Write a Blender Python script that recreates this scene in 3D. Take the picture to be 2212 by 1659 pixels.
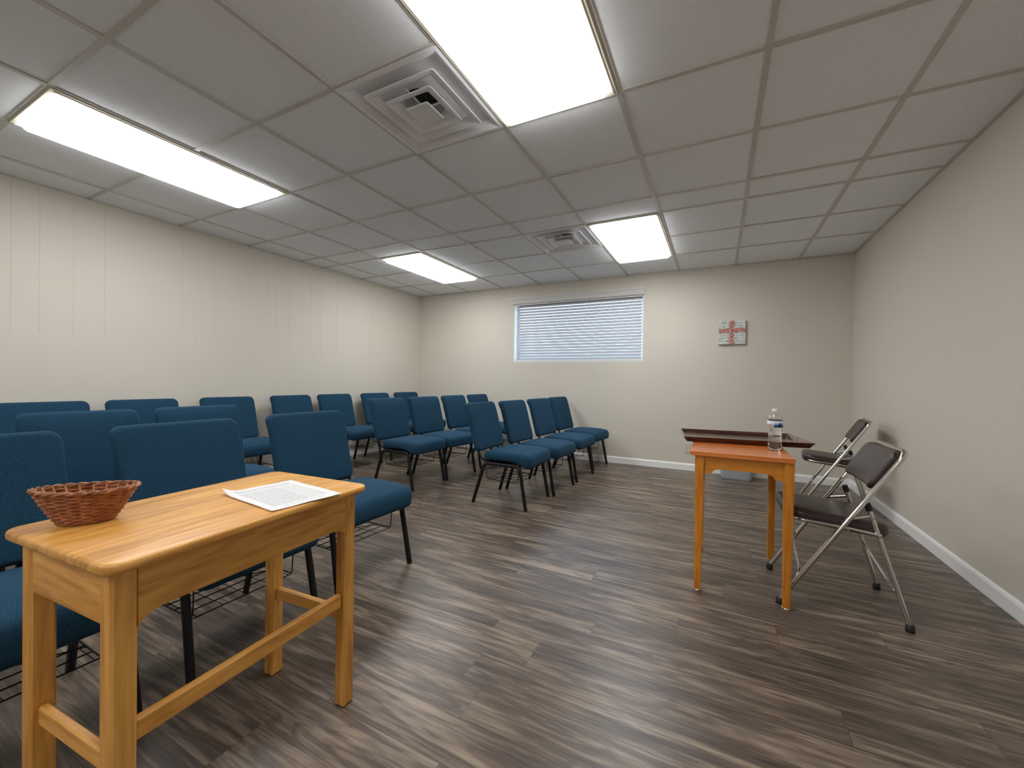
import bpy, math, random
from math import sin, cos, pi, sqrt, radians
from mathutils import Vector, Matrix
random.seed(7)
sc = bpy.context.scene
for o in list(bpy.data.objects): bpy.data.objects.remove(o)
COL = sc.collection

# ------------------------------------------------------------------ camera
FPX, YAW, PITCH, ROLL = 876.937, 0.4682, -0.0087, 0.0153
EYE = 1.0627
cd = bpy.data.cameras.new('camera'); cam = bpy.data.objects.new('camera', cd); COL.objects.link(cam)
cd.sensor_fit = 'HORIZONTAL'; cd.sensor_width = 36; cd.lens = 36 * FPX / 2212
cd.clip_start = 0.02; cd.clip_end = 200
fw = Vector((-sin(YAW) * cos(PITCH), cos(YAW) * cos(PITCH), sin(PITCH)))
rt = Vector((cos(YAW), sin(YAW), 0)); up = rt.cross(fw)
r2 = rt * cos(ROLL) + up * sin(ROLL); u2 = up * cos(ROLL) - rt * sin(ROLL)
cam.matrix_world = Matrix(((r2.x, u2.x, -fw.x, 0), (r2.y, u2.y, -fw.y, 0), (r2.z, u2.z, -fw.z, EYE), (0, 0, 0, 1)))
sc.camera = cam

# ------------------------------------------------------------------ world, exposure
w = bpy.data.worlds.new('daylight'); sc.world = w; w.use_nodes = True
bg = w.node_tree.nodes['Background']; bg.inputs[0].default_value = (0.62, 0.82, 1.0, 1); bg.inputs[1].default_value = 5.0
sc.view_settings.view_transform = 'Standard'; sc.view_settings.look = 'None'
sc.view_settings.gamma = 1; sc.view_settings.use_curve_mapping = False
sc.view_settings.exposure = 0.24
LAMP = 11.0          # radiance of the fluorescent lenses

# ------------------------------------------------------------------ materials
def S2L(c):
    return tuple((x / 255 / 12.92 if x / 255 <= .04045 else ((x / 255 + .055) / 1.055) ** 2.4) for x in c) + (1,)
class NT:
    def __init__(s, name):
        s.m = bpy.data.materials.new(name); s.m.use_nodes = True
        s.t = s.m.node_tree; s.b = s.t.nodes['Principled BSDF']
    def n(s, typ, **kw):
        nd = s.t.nodes.new(typ)
        for k, v in kw.items():
            if k.startswith('i_'):
                key = k[2:]; key = int(key) if key.isdigit() else key.replace('_', ' ')
                if isinstance(v, tuple) and hasattr(v[0], 'bl_idname'): s.t.links.new(v[0].outputs[v[1]], nd.inputs[key])
                elif hasattr(v, 'bl_idname'): s.t.links.new(v.outputs[0], nd.inputs[key])
                else: nd.inputs[key].default_value = v
            else: setattr(nd, k, v)
        return nd
    def link(s, a, out, b, inp): s.t.links.new(a.outputs[out], b.inputs[inp])
    def set(s, **kw):
        for k, v in kw.items():
            key = k.replace('_', ' ')
            if hasattr(v, 'bl_idname'): s.t.links.new(v.outputs[0], s.b.inputs[key])
            elif isinstance(v, tuple) and hasattr(v[0], 'bl_idname'): s.t.links.new(v[0].outputs[v[1]], s.b.inputs[key])
            else: s.b.inputs[key].default_value = v
        return s
    def math(s, op, a, b=None, c=None):
        kw = {'operation': op, 'i_0': a}
        if b is not None: kw['i_1'] = b
        if c is not None: kw['i_2'] = c
        return s.n('ShaderNodeMath', **kw)
    def ramp(s, fac, stops, interp='LINEAR'):
        r = s.n('ShaderNodeValToRGB', i_Fac=fac); cr = r.color_ramp; cr.interpolation = interp
        while len(cr.elements) < len(stops): cr.elements.new(.5)
        for e, (p, c) in zip(cr.elements, stops):
            e.position = p; e.color = c if len(c) == 4 else tuple(c) + (1,)
        return r
    def mix(s, fac, a, b, blend='MIX'):
        m = s.n('ShaderNodeMix', data_type='RGBA', blend_type=blend)
        for i, v in ((0, fac), (6, a), (7, b)):
            if hasattr(v, 'bl_idname'): s.t.links.new(v.outputs[0 if v.bl_idname != 'ShaderNodeMix' else 2], m.inputs[i])
            else: m.inputs[i].default_value = v
        return m
    def col(s, mixnode): s.t.links.new(mixnode.outputs[2 if mixnode.bl_idname == 'ShaderNodeMix' else 0], s.b.inputs['Base Color'])
    def bump(s, h, strength=.3, dist=.001):
        b = s.n('ShaderNodeBump'); b.inputs['Strength'].default_value = strength; b.inputs['Distance'].default_value = dist
        s.t.links.new(h.outputs[0], b.inputs['Height']); s.t.links.new(b.outputs[0], s.b.inputs['Normal'])
def plain(name, col, rough=.5, metal=0., **kw):
    m = NT(name); m.set(Base_Color=tuple(col) + ((1,) if len(col) == 3 else ()), Roughness=rough, Metallic=metal, **kw)
    return m.m
M = {}
def paint(name, c, bs=.25):
    m = NT(name); g = m.n('ShaderNodeNewGeometry')
    n1 = m.n('ShaderNodeTexNoise', i_Vector=g, i_Scale=170.0, i_Detail=3.0)
    n2 = m.n('ShaderNodeTexNoise', i_Vector=g, i_Scale=2.0, i_Detail=2.0)
    m.col(m.mix(n2, tuple(x * .97 for x in c[:3]) + (1,), tuple(min(1, x * 1.03) for x in c[:3]) + (1,)))
    m.set(Roughness=.62); m.bump(n1, bs, .0012); return m.m
M['wall'] = paint('wall_paint', (.665, .622, .54))
M['white_trim'] = plain('white_trim_paint', (.92, .92, .90), .35)
# ceiling board
m = NT('ceiling_board'); g = m.n('ShaderNodeNewGeometry')
v = m.n('ShaderNodeTexVoronoi', i_Vector=g, i_Scale=130.0); nz = m.n('ShaderNodeTexNoise', i_Vector=g, i_Scale=60.0, i_Detail=2.0)
v2 = m.math('ADD', v, m.math('MULTIPLY', nz, .35))
pin = m.ramp(v2, [(.24, (0, 0, 0)), (.34, (1, 1, 1))])
fine = m.n('ShaderNodeTexNoise', i_Vector=g, i_Scale=420.0, i_Detail=2.0)
base = m.mix(fine, (.83, .85, .87, 1), (.92, .94, .96, 1))
m.col(m.mix(pin, (.46, .45, .43, 1), base)); m.set(Roughness=.9); m.bump(pin, .5, .001); M['tile'] = m.m
m = NT('grid_metal'); g = m.n('ShaderNodeNewGeometry'); n1 = m.n('ShaderNodeTexNoise', i_Vector=g, i_Scale=4.0, i_Detail=4.0)
m.col(m.mix(n1, (.50, .48, .43, 1), (.66, .64, .58, 1))); m.set(Roughness=.45); M['grid'] = m.m
M['void'] = plain('plenum_dark', (.01, .01, .01), .9)  # near-black stands in for the unlit space above the ceiling
# vinyl plank floor, boards run along X
m = NT('vinyl_plank'); g = m.n('ShaderNodeNewGeometry')
gs = m.n('ShaderNodeSeparateXYZ', i_Vector=g); row = m.math('FLOOR', m.math('DIVIDE', (gs, 1), .152)); wr = m.n('ShaderNodeTexWhiteNoise', noise_dimensions='1D'); m.link(row, 0, wr, 'W')
xsft = m.math('MULTIPLY_ADD', wr, 1.22, (gs, 0)); gv = m.n('ShaderNodeCombineXYZ', i_X=xsft, i_Y=(gs, 1))
bk = m.n('ShaderNodeTexBrick', i_Vector=gv); bk.offset = 0.0
for k, val in (('Color1', (0, 0, 0, 1)), ('Color2', (1, 1, 1, 1)), ('Mortar', (.5, .5, .5, 1)), ('Scale', 1.), ('Mortar Size', .0007), ('Mortar Smooth', .1), ('Bias', 0.), ('Brick Width', 1.22), ('Row Height', .152)): bk.inputs[k].default_value = val
rnd = m.math('MULTIPLY', bk, 37.0)
def st(sx, sy):
    return m.n('ShaderNodeMapping', i_Vector=g, i_Scale=(sx, sy, 1.))
a = m.n('ShaderNodeTexNoise', noise_dimensions='4D', i_Vector=st(1.1, 9.), i_W=rnd, i_Scale=1.0, i_Detail=2.0, i_Distortion=.6)
ring = m.math('FRACT', m.math('MULTIPLY', a, 12.0))
ringc = m.ramp(ring, [(0., (.25, .25, .25)), (.35, (.75, .75, .75)), (.8, (.62, .62, .62)), (1., (.25, .25, .25))])
b_ = m.n('ShaderNodeTexNoise', noise_dimensions='4D', i_Vector=st(2.4, 46.), i_W=rnd, i_Scale=1.0, i_Detail=6.0, i_Roughness=.68, i_Distortion=.3)
c_ = m.n('ShaderNodeTexNoise', noise_dimensions='4D', i_Vector=st(1.5, 13.), i_W=rnd, i_Scale=1.3, i_Detail=5.0, i_Roughness=.6, i_Distortion=.5)
t1 = m.mix(.20, b_, ringc); t2 = m.mix(.48, t1, c_)
t3 = m.mix(.035, t2, bk)
cr = m.ramp(t2, [(0, (0, 0, 0)), (1, (1, 1, 1))])
m.link(t3, 2, cr, 'Fac')
e = cr.color_ramp.elements; e[0].position = .36; e[0].color = (.030, .022, .018, 1); e[1].position = .67; e[1].color = (.40, .31, .226, 1)
x = cr.color_ramp.elements.new(.50); x.color = (.112, .083, .063, 1)
seam = m.mix((0.0), cr, (.03, .022, .018, 1)); m.t.links.new(bk.outputs['Fac'], seam.inputs[0])
m.col(seam); rr = m.ramp(b_, [(.3, (.40, .40, .40)), (.7, (.30, .30, .30))]); m.set(Roughness=rr); m.set(Specular_IOR_Level=.5)
m.bump(t2 if False else b_, .12, .0006); M['floor'] = m.m
# blue upholstery
m = NT('blue_fabric'); tc = m.n('ShaderNodeTexCoord'); mp = m.n('ShaderNodeMapping', i_Scale=(1, 1, 1)); m.link(tc, 'Object', mp, 0)
n1 = m.n('ShaderNodeTexNoise', i_Vector=mp, i_Scale=330.0, i_Detail=3.0); vv = m.n('ShaderNodeTexVoronoi', i_Vector=mp, i_Scale=420.0)
cc = m.mix(m.ramp(n1, [(.3, (0, 0, 0)), (.7, (1, 1, 1))]), (.008, .033, .063, 1), (.021, .071, .125, 1)); m.col(cc)
m.set(Roughness=.85, Sheen_Weight=.12, Sheen_Roughness=.4, Sheen_Tint=(.3, .55, .95, 1), Specular_IOR_Level=.12); m.bump(vv, .4, .0008); M['blue'] = m.m
M['black'] = plain('black_powder_coat', (.008, .008, .008), .42, Specular_IOR_Level=.3)
M['rubber'] = plain('black_rubber', (.010, .009, .009), .6)
M['chrome'] = plain('chrome_tube', (.62, .60, .56), .16, 1.)
m = NT('brown_vinyl'); tc = m.n('ShaderNodeTexCoord'); n1 = m.n('ShaderNodeTexNoise', i_Scale=180.0, i_Detail=2.0); m.link(tc, 'Object', n1, 0)
m.set(Base_Color=(.034, .020, .020, 1), Roughness=.33); m.bump(n1, .2, .0006); M['vinyl'] = m.m
def wood(name, dark, mid, light, scale=(1.2, 14., 14.), rough=.36, seed=0., contrast=(.32, .5, .68), coat=.15, rings=11.0):
    m = NT(name); tc = m.n('ShaderNodeTexCoord'); mp = m.n('ShaderNodeMapping', i_Scale=scale, i_Location=(seed, seed, seed)); m.link(tc, 'Object', mp, 0)
    a = m.n('ShaderNodeTexNoise', i_Vector=mp, i_Scale=1.0, i_Detail=2.0, i_Distortion=.4)
    rg = m.math('PINGPONG', m.math('MULTIPLY', a, rings), 1.0)
    b = m.n('ShaderNodeTexNoise', i_Vector=mp, i_Scale=7.0, i_Detail=5.0, i_Roughness=.6)
    mm = m.mix(.25, b, rg); mm2 = m.mix(.4, mm, a)
    r = m.ramp(b, [(contrast[0], dark), (contrast[1], mid), (contrast[2], light)]); m.link(mm2, 2, r, 'Fac')
    m.col(r); m.set(Roughness=rough, Coat_Weight=coat, Coat_Roughness=.2); m.bump(b, .05, .0005); return m.m
OAK = ((.46, .195, .032), (.70, .335, .068), (.86, .46, .118))
M['oak_x'] = wood('honey_oak_across', *OAK, scale=(1.4, 13, 13))
M['oak_y'] = wood('honey_oak_along', *OAK, scale=(13, 1.4, 13), seed=3.)
M['oak_z'] = wood('honey_oak_upright', *OAK, scale=(13, 13, 1.2), seed=6.)
MAP = ((.42, .13, .012), (.60, .22, .022), (.72, .30, .038))
M['maple_top'] = wood('red_maple_top', (.48, .115, .018), (.62, .17, .030), (.70, .22, .042), scale=(1.5, 12, 12), rough=.28, coat=.25)
M['maple_x'] = wood('orange_maple_across', *MAP, scale=(1.4, 13, 13), rough=.25, seed=2.)
M['maple_z'] = wood('orange_maple_upright', *MAP, scale=(13, 13, 1.2), rough=.25, seed=5.)
M['tray'] = wood('mahogany_lacquer', (.016, .005, .004), (.060, .017, .011), (.20, .085, .038), scale=(2, 20, 20), rough=.2, coat=.5, rings=5.)
M['tray_floor'] = wood('mahogany_painted_reflection', (.09, .06, .04), (.14, .10, .07), (.18, .135, .10), scale=(2, 20, 20), rough=.3, coat=.6, rings=5.)  # lighter greyish tone paints a reflection into the mahogany floor
M['cream'] = plain('cream_enamel', (.74, .70, .58), .4)
M['vent'] = plain('white_vent_enamel', (.82, .82, .84), .45)
M['duct'] = plain('duct_shade', (.02, .022, .025), .6)  # colour stands in for the shade inside the duct
m = NT('lamp_lens'); m.set(Base_Color=(.9, .9, .9, 1), Emission_Color=(.975, .985, 1.0, 1), Emission_Strength=LAMP, Roughness=.3); M['lens'] = m.m
# blinds
m = NT('blind_slat'); tr = m.n('ShaderNodeBsdfTranslucent'); tr.inputs[0].default_value = (.80, .84, .9, 1)
m.set(Base_Color=(.50, .505, .54, 1), Roughness=.45); ms = m.n('ShaderNodeMixShader'); ms.inputs[0].default_value = .07
out = m.t.nodes['Material Output']; m.t.links.new(m.b.outputs[0], ms.inputs[1]); m.t.links.new(tr.outputs[0], ms.inputs[2]); m.t.links.new(ms.outputs[0], out.inputs[0]); M['slat'] = m.m
M['valance'] = plain('white_valance', (.70, .69, .66), .4)
M['cord'] = plain('white_cord', (.85, .88, .9), .6)
m = NT('window_glass'); m.set(Base_Color=(1, 1, 1, 1), Roughness=0., Transmission_Weight=1., IOR=1.45); M['glass'] = m.m
M['bin'] = plain('grey_plastic', (.36, .40, .42), .45)
M['plate'] = plain('outlet_plate_paint', (.62, .58, .505), .4)
M['steel'] = plain('glide_steel', (.75, .75, .74), .25, 1.)
M['paper'] = None

# ------------------------------------------------------------------ mesh helpers
class MB:
    def __init__(s): s.v = []; s.f = []; s.sm = []
    def add(s, vs, fs, smooth=False):
        k = len(s.v); s.v += [tuple(v) for v in vs]; s.f += [tuple(i + k for i in f) for f in fs]; s.sm += [smooth] * len(fs)
    def box(s, x0, x1, y0, y1, z0, z1, bev=0., rot=0., c=(0, 0)):
        if bev <= 0:
            vs = [(x, y, z) for z in (z0, z1) for y in (y0, y1) for x in (x0, x1)]
            fs = [(0, 2, 3, 1), (4, 5, 7, 6), (0, 1, 5, 4), (2, 6, 7, 3), (0, 4, 6, 2), (1, 3, 7, 5)]
            s.add(vs, fs)
        else:
            b = bev; vs = []; idx = {}
            X, Y, Z = (x0, x1), (y0, y1), (z0, z1)
            for i in range(2):
                for j in range(2):
                    for k in range(2):
                        dx, dy, dz = (1 - 2 * i) * b, (1 - 2 * j) * b, (1 - 2 * k) * b
                        for a, p in (('x', (X[i], Y[j] + dy, Z[k] + dz)), ('y', (X[i] + dx, Y[j], Z[k] + dz)), ('z', (X[i] + dx, Y[j] + dy, Z[k]))):
                            idx[(i, j, k, a)] = len(vs); vs.append(p)
            fs = []
            q = lambda *l: fs.append(tuple(idx[t] for t in l))
            for i in range(2): q((i, 0, 0, 'x'), (i, 1, 0, 'x'), (i, 1, 1, 'x'), (i, 0, 1, 'x'))
            for j in range(2): q((0, j, 0, 'y'), (1, j, 0, 'y'), (1, j, 1, 'y'), (0, j, 1, 'y'))
            for k in range(2): q((0, 0, k, 'z'), (1, 0, k, 'z'), (1, 1, k, 'z'), (0, 1, k, 'z'))
            for j in range(2):
                for k in range(2): q((0, j, k, 'y'), (1, j, k, 'y'), (1, j, k, 'z'), (0, j, k, 'z'))
            for i in range(2):
                for k in range(2): q((i, 0, k, 'x'), (i, 1, k, 'x'), (i, 1, k, 'z'), (i, 0, k, 'z'))
            for i in range(2):
                for j in range(2): q((i, j, 0, 'x'), (i, j, 1, 'x'), (i, j, 1, 'y'), (i, j, 0, 'y'))
            for i in range(2):
                for j in range(2):
                    for k in range(2): q((i, j, k, 'x'), (i, j, k, 'y'), (i, j, k, 'z'))
            s.add(vs, fs)
        return s
    def tube(s, pts, r, n=10, caps=True, closed=False, flat=None):
        pts = [Vector(p) for p in pts]; N = len(pts)
        rs = r if isinstance(r, (list, tuple)) else [r] * N
        rings = []; prev = None
        for i, p in enumerate(pts):
            if closed: t = (pts[(i + 1) % N] - pts[i - 1]).normalized()
            elif i == 0: t = (pts[1] - p).normalized()
            elif i == N - 1: t = (p - pts[-2]).normalized()
            else: t = ((pts[i + 1] - p).normalized() + (p - pts[i - 1]).normalized()).normalized()
            if prev is None:
                a = Vector((0, 0, 1)) if abs(t.z) < .9 else Vector((0, 1, 0))
                u = (a - t * a.dot(t)).normalized()
            else: u = (prev - t * prev.dot(t)).normalized()
            prev = u; v = t.cross(u)
            fl = flat or (1, 1)
            rings.append([p + (u * cos(2 * pi * k / n) * fl[0] + v * sin(2 * pi * k / n) * fl[1]) * rs[i] for k in range(n)])
        vs = [q for rg in rings for q in rg]; fs = []
        for i in range(N if closed else N - 1):
            j = (i + 1) % N
            for k in range(n): fs.append((i * n + k, i * n + (k + 1) % n, j * n + (k + 1) % n, j * n + k))
        s.add(vs, fs, True)
        if caps and not closed: s.add(rings[0], [tuple(range(n))[::-1]]); s.add(rings[-1], [tuple(range(n))])
        return s
    def lathe(s, prof, n=32, c=(0, 0, 0), closed=False, fn=None):
        vs = []; N = len(prof)
        for r, z in prof:
            for k in range(n):
                a = 2 * pi * k / n; rr = r * (fn(a, z) if fn else 1)
                vs.append((c[0] + rr * cos(a), c[1] + rr * sin(a), c[2] + z))
        fs = []
        for i in range(N if closed else N - 1):
            j = (i + 1) % N
            for k in range(n): fs.append((i * n + k, i * n + (k + 1) % n, j * n + (k + 1) % n, j * n + k))
        s.add(vs, fs, True)
        return s
    def prism(s, poly, axis, a, b, smooth=False):
        def P(q, t):
            return {'x': (t, q[0], q[1]), 'y': (q[0], t, q[1]), 'z': (q[0], q[1], t)}[axis]
        n = len(poly); vs = [P(q, a) for q in poly] + [P(q, b) for q in poly]
        s.add(vs, [(i, (i + 1) % n, n + (i + 1) % n, n + i) for i in range(n)], smooth)
        s.add(vs, [tuple(range(n)), tuple(range(n, 2 * n))[::-1]])
        return s
    def build(s, name, mat, parent=None, loc=None, smooth_all=None):
        me = bpy.data.meshes.new(name); me.from_pydata(s.v, [], s.f); me.update()
        sm = s.sm if smooth_all is None else [smooth_all] * len(s.f)
        me.polygons.foreach_set('use_smooth', sm)
        import bmesh
        bm = bmesh.new(); bm.from_mesh(me); bmesh.ops.recalc_face_normals(bm, faces=bm.faces); bm.to_mesh(me); bm.free()
        o = bpy.data.objects.new(name, me); COL.objects.link(o)
        if mat: me.materials.append(mat)
        if parent: o.parent = parent
        if loc: o.location = loc
        return o
def bend(pts, r=.02, k=5):
    """round the inner corners of a polyline"""
    pts = [Vector(p) for p in pts]; out = [pts[0]]
    for i in range(1, len(pts) - 1):
        a, b, c = pts[i - 1], pts[i], pts[i + 1]
        d1, d2 = (a - b), (c - b); rr = min(r, d1.length * .45, d2.length * .45)
        p, q = b + d1.normalized() * rr, b + d2.normalized() * rr
        for t in range(k + 1):
            t /= k; out.append(p * (1 - t) ** 2 + b * 2 * t * (1 - t) + q * t * t)
    out.append(pts[-1]); return out
def rrect(hw, hh, rc, n=6):
    rc = min(rc, hw, hh); pts = []
    for cx, cy, a0 in ((hw - rc, hh - rc, 0), (-hw + rc, hh - rc, pi / 2), (-hw + rc, -hh + rc, pi), (hw - rc, -hh + rc, 3 * pi / 2)):
        for k in range(n + 1):
            a = a0 + pi / 2 * k / n; pts.append((cx + rc * cos(a), cy + rc * sin(a)))
    return pts
def slab(W, H, T, rc, re, fn, puff=0., nl=5, caprings=6, dens=3, r_n=6):
    """padded slab; outline W x H with rounded corners and rolled edges, mapped by fn(u, v, t)"""
    hw, hh = W / 2, H / 2
    def outline(ins):
        o = rrect(hw - ins, hh - ins, max(rc - ins, .002), r_n); res = []
        for i in range(len(o)):
            a, b = o[i], o[(i + 1) % len(o)]
            L = math.hypot(a[0] - b[0], a[1] - b[1]); res.append(a)
            if i % (r_n + 1) == r_n:
                for k in range(1, dens * 3): t = k / (dens * 3); res.append((a[0] * (1 - t) + b[0] * t, a[1] * (1 - t) + b[1] * t))
        return res
    layers = []
    for sgn in (-1, 1):
        L = []
        for k in range(caprings):   # centre -> edge
            sx = k / caprings
            o = outline(re); L.append([(p[0] * sx, p[1] * sx, sgn * (T / 2 + puff * (1 - sx ** 2))) for p in o])
        L2 = []
        for k in range(nl + 1):
            a = pi / 2 * k / nl; ins = re * (1 - sin(a)); t = T / 2 - re + re * cos(a)
            o = outline(ins); L2.append([(p[0], p[1], sgn * t) for p in o])
        L = L + L2
        layers.append(L)
    seq = layers[0] + layers[1][::-1]
    n = len(seq[0]); mb = MB(); vs = [fn(*p) for rg in seq for p in rg]
    fs = []
    for i in range(len(seq) - 1):
        for k in range(n): fs.append((i * n + k, i * n + (k + 1) % n, (i + 1) * n + (k + 1) % n, (i + 1) * n + k))
    mb.add(vs, fs, True); return mb
def empty(name, loc=(0, 0, 0), rz=0.):
    o = bpy.data.objects.new(name, None); COL.objects.link(o); o.location = loc; o.rotation_euler = (0, 0, rz); o.empty_display_size = .1; return o
def tag(o, label=None, cat=None, group=None, kind=None):
    for k, v in (('label', label), ('category', cat), ('group', group), ('kind', kind)):
        if v: o[k] = v
    return o
def struct(o): o['kind'] = 'structure'; return o
def copy_tree(o, parent=None):
    c = o.copy(); COL.objects.link(c)
    if parent: c.parent = parent
    for ch in list(o.children): copy_tree(ch, c)
    return c

# ------------------------------------------------------------------ room
XL, XR, YB, YF, HC = -4.4596, 1.258, 5.3829, -2.75, 2.4402
WX0, WX1, WZ0, WZ1 = -2.70, -.856, 1.333, 2.195
struct(MB().box(XL - .12, XR + .12, YF - .12, YB + .25, -.1, 0).build('floor', M['floor']))
# left wall: painted panelling with narrow vertical grooves
gr = [(.82, .006), (.959, .005), (1.095, .005), (1.273, .005), (1.452, .001), (1.991, .0015), (2.099, .002), (2.256, .002), (2.801, .0035), (2.891, .004), (3.046, .004), (3.205, .004), (3.329, .0035), (3.472, .0035), (3.708, .002), (4.283, .0015)]
poly = [(XL - .12, YF - .12), (XL - .12, YB)]
poly2 = [(XL, YB)]
for y, wd in sorted(gr, reverse=True): poly2 += [(XL, y + wd / 2 + .0005), (XL - .0018, y + wd / 5), (XL - .0018, y - wd / 5), (XL, y - wd / 2 - .0005)]
poly2.append((XL, YF - .12))
mb = MB(); mb.prism(poly + poly2, 'z', 1.36, HC + .35); mb.box(XL - .12, XL, YF - .12, YB, 0, 1.36); struct(mb.build('wall_left', M['wall']))
struct(MB().box(XR, XR + .12, YF - .12, YB, 0, HC + .35).build('wall_right', M['wall']))
struct(MB().box(XL, XR, YF - .12, YF, 0, HC + .35).build('wall_front', M['wall']))
mb = MB(); y0, y1 = YB, YB + .16
mb.box(XL - .12, WX0, y0, y1, 0, HC + .35); mb.box(WX1, XR + .12, y0, y1, 0, HC + .35)
mb.box(WX0, WX1, y0, y1, 0, WZ0); mb.box(WX0, WX1, y0, y1, WZ1, HC + .35)
struct(mb.build('wall_back', M['wall']))
# baseboards with eased top
def bb(name, axis, pos, sgn, a, b):
    pr = [(pos, 0), (pos + sgn * .014, 0), (pos + sgn * .014, .066), (pos + sgn * .010, .078), (pos + sgn * .004, .083), (pos, .084)]
    mb = MB()
    if axis == 'y': mb.prism([(p[0], p[1]) for p in pr], 'y', a, b)
    else: mb.prism([(p[0], p[1]) for p in pr], 'x', a, b)
    struct(mb.build(name, M['white_trim']))
bb('baseboard_left', 'y', XL, 1, YF, YB - .014); bb('baseboard_right', 'y', XR, -1, YF, YB - .014)
bb('baseboard_back', 'x', YB, -1, XL, XR); bb('baseboard_front', 'x', YF, 1, XL, XR)

# ceiling: lay-in boards on a metal grid
G = .6096; GX, GY = -.4435, 1.9569
xs = [GX + i * G for i in range(-6, 3)]; rows = [-7.5, -6.5, -5.5, -4.5, -4, -3, -2, -1, 0, 1, 2, 2.5, 3.5, 4.5]
ys = [GY + r * G for r in rows]
xb = [XL + .006] + xs + [XR]; yb = [YF] + ys + [YB - .004]
fix = set()
for (c0, r0, r1) in ((-5, -2, 0), (-1, -2, 0), (-5, 2.5, 4.5), (-1, 2.5, 4.5), (-5, -6.5, -4.5), (-1, -6.5, -4.5)):
    for r in rows:
        if r0 <= r < r1: fix.add((round(GX + c0 * G, 3), round(GY + r * G, 3)))
for (c0, r) in ((-2, -1), (-2, 2.5)): fix.add((round(GX + c0 * G, 3), round(GY + r * G, 3)))
mb = MB(); bars = MB()
for i in range(len(xb) - 1):
    for j in range(len(yb) - 1):
        if (round(xb[i], 3), round(yb[j], 3)) in fix: continue
        x0, x1, ya, yc = xb[i], xb[i + 1], yb[j], yb[j + 1]
        if j == len(yb) - 2 and ((-4.3 < x0 < -2.9)  or (x0 > .1)): yc -= .014
        dz = random.uniform(0, .0015)
        mb.box(x0 + .001, x1 - .001, ya + .001, yc - .001, HC + .004 + dz, HC + .018 + dz)
clg = struct(mb.build('ceiling', M['tile']))
for x in xs: bars.box(x - .012, x + .012, YF, YB - .005, HC - .001, HC + .0035)
for y in ys: bars.box(XL + .008, XR, y - .012, y + .012, HC - .0005, HC + .0038)
for y in ys: bars.box(XL + .008, XR, y - .002, y + .002, HC + .0036, HC + .035)
bars.box(XR - .022, XR, YF, YB, HC, HC + .003)
bars.build('suspension_grid', M['grid'], clg)
struct(MB().box(XL - .12, XR + .12, YF - .12, YB + .16, HC + .352, HC + .40).build('plenum_cover', M['void']))  # black cover over the plenum, its colour darkens the gaps at the walls

# ------------------------------------------------------------------ window with blind
wf = MB()
for a in ((WX0, WX0 + .035, WZ0, WZ1), (WX1 - .035, WX1, WZ0, WZ1)): wf.box(a[0], a[1], YB + .105, YB + .15, a[2], a[3])
for a in ((WZ0, WZ0 + .035), (WZ1 - .035, WZ1)): wf.box(WX0 + .035, WX1 - .035, YB + .105, YB + .15, a[0], a[1])
xm = (WX0 + WX1) / 2
wo = struct(wf.build('window_1', M['white_trim']))
MB().box(WX0 + .036, WX1 - .036, YB + .125, YB + .129, WZ0 + .036, WZ1 - .036).build('glass_pane', M['glass'], wo)
rv = MB()   # reveal lining of the opening
rv.box(WX0, WX0 + .006, YB + .001, YB + .104, WZ0 + .006, WZ1); rv.box(WX1 - .006, WX1, YB + .001, YB + .104, WZ0 + .006, WZ1); rv.box(WX0, WX1, YB + .001, YB + .104, WZ0, WZ0 + .006)
rv.build('window_reveal', M['white_trim'], wo)
bl = empty('window_blind', (xm, YB + .045, WZ1)); tag(bl, 'closed white horizontal slat blind with valance in the wide high window', 'blind')
SX0, SX1 = WX0 + .032, WX1 - .026; sl = []
pitch, top = .0406, 2.150
def L(x, y, z): return (x - xm, y - (YB + .045), z - WZ1)
zz = top; th = radians(51); nsl = 0
while zz > 1.375:
    mb = MB(); hw = .0255; n = 7; pf = []
    for k in range(n):
        s_ = -hw + 2 * hw * k / (n - 1); cr_ = .0016 * (1 - (s_ / hw) ** 2)
        pf.append((YB + .045 + s_ * cos(th) - cr_ * sin(th), zz + s_ * sin(th) + cr_ * cos(th)))
    pb = [(p[0] + .0022 * sin(th), p[1] - .0022 * cos(th)) for p in pf][::-1]
    pp = [(p[0] - (YB + .045), p[1] - WZ1) for p in pf + pb]
    mb.prism(pp, 'x', SX0 - xm, SX1 - xm); mb.build('slat', M['slat'], bl); zz -= pitch; nsl += 1
a = L(SX0, YB + .022, 1.345); b = L(SX1, YB + .068, 1.363)
MB().box(a[0], b[0], a[1], b[1], a[2], b[2], .003).build('bottom_rail', M['valance'], bl)
a = L(SX0, YB + .01, 2.168); b = L(SX1, YB + .07, 2.193)
MB().box(a[0], b[0], a[1], b[1], a[2], b[2]).build('head_rail', M['valance'], bl)
for cx in (-2.596, -2.04, -1.49, -.93):
    mb = MB()
    for dy in (.018, .071):
        mb.tube([L(cx, YB + dy, 2.17), L(cx, YB + dy, 1.36)], .0011, 6)
    mb.build('ladder_cord', M['cord'], bl)
# moulded valance in front of the wall
vz0, vz1 = 2.188, 2.268
pr = [(-.001, vz0), (-.016, vz0), (-.018, vz0 + .012), (-.024, vz0 + .018), (-.026, vz0 + .034), (-.033, vz0 + .042), (-.036, vz0 + .056), (-.046, vz0 + .064), (-.050, vz1 - .004), (-.050, vz1), (-.001, vz1)]
MB().prism([(YB + p[0] - (YB + .045), p[1] - WZ1) for p in pr], 'x', -2.742 - xm, -.838 - xm).build('valance', M['valance'], bl)
# tilt wand
MB().tube([L(SX0 + .045, YB - .004, 2.19), L(SX0 + .05, YB - .006, 1.50)], .0035, 6).build('tilt_wand', M['cord'], bl)

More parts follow.
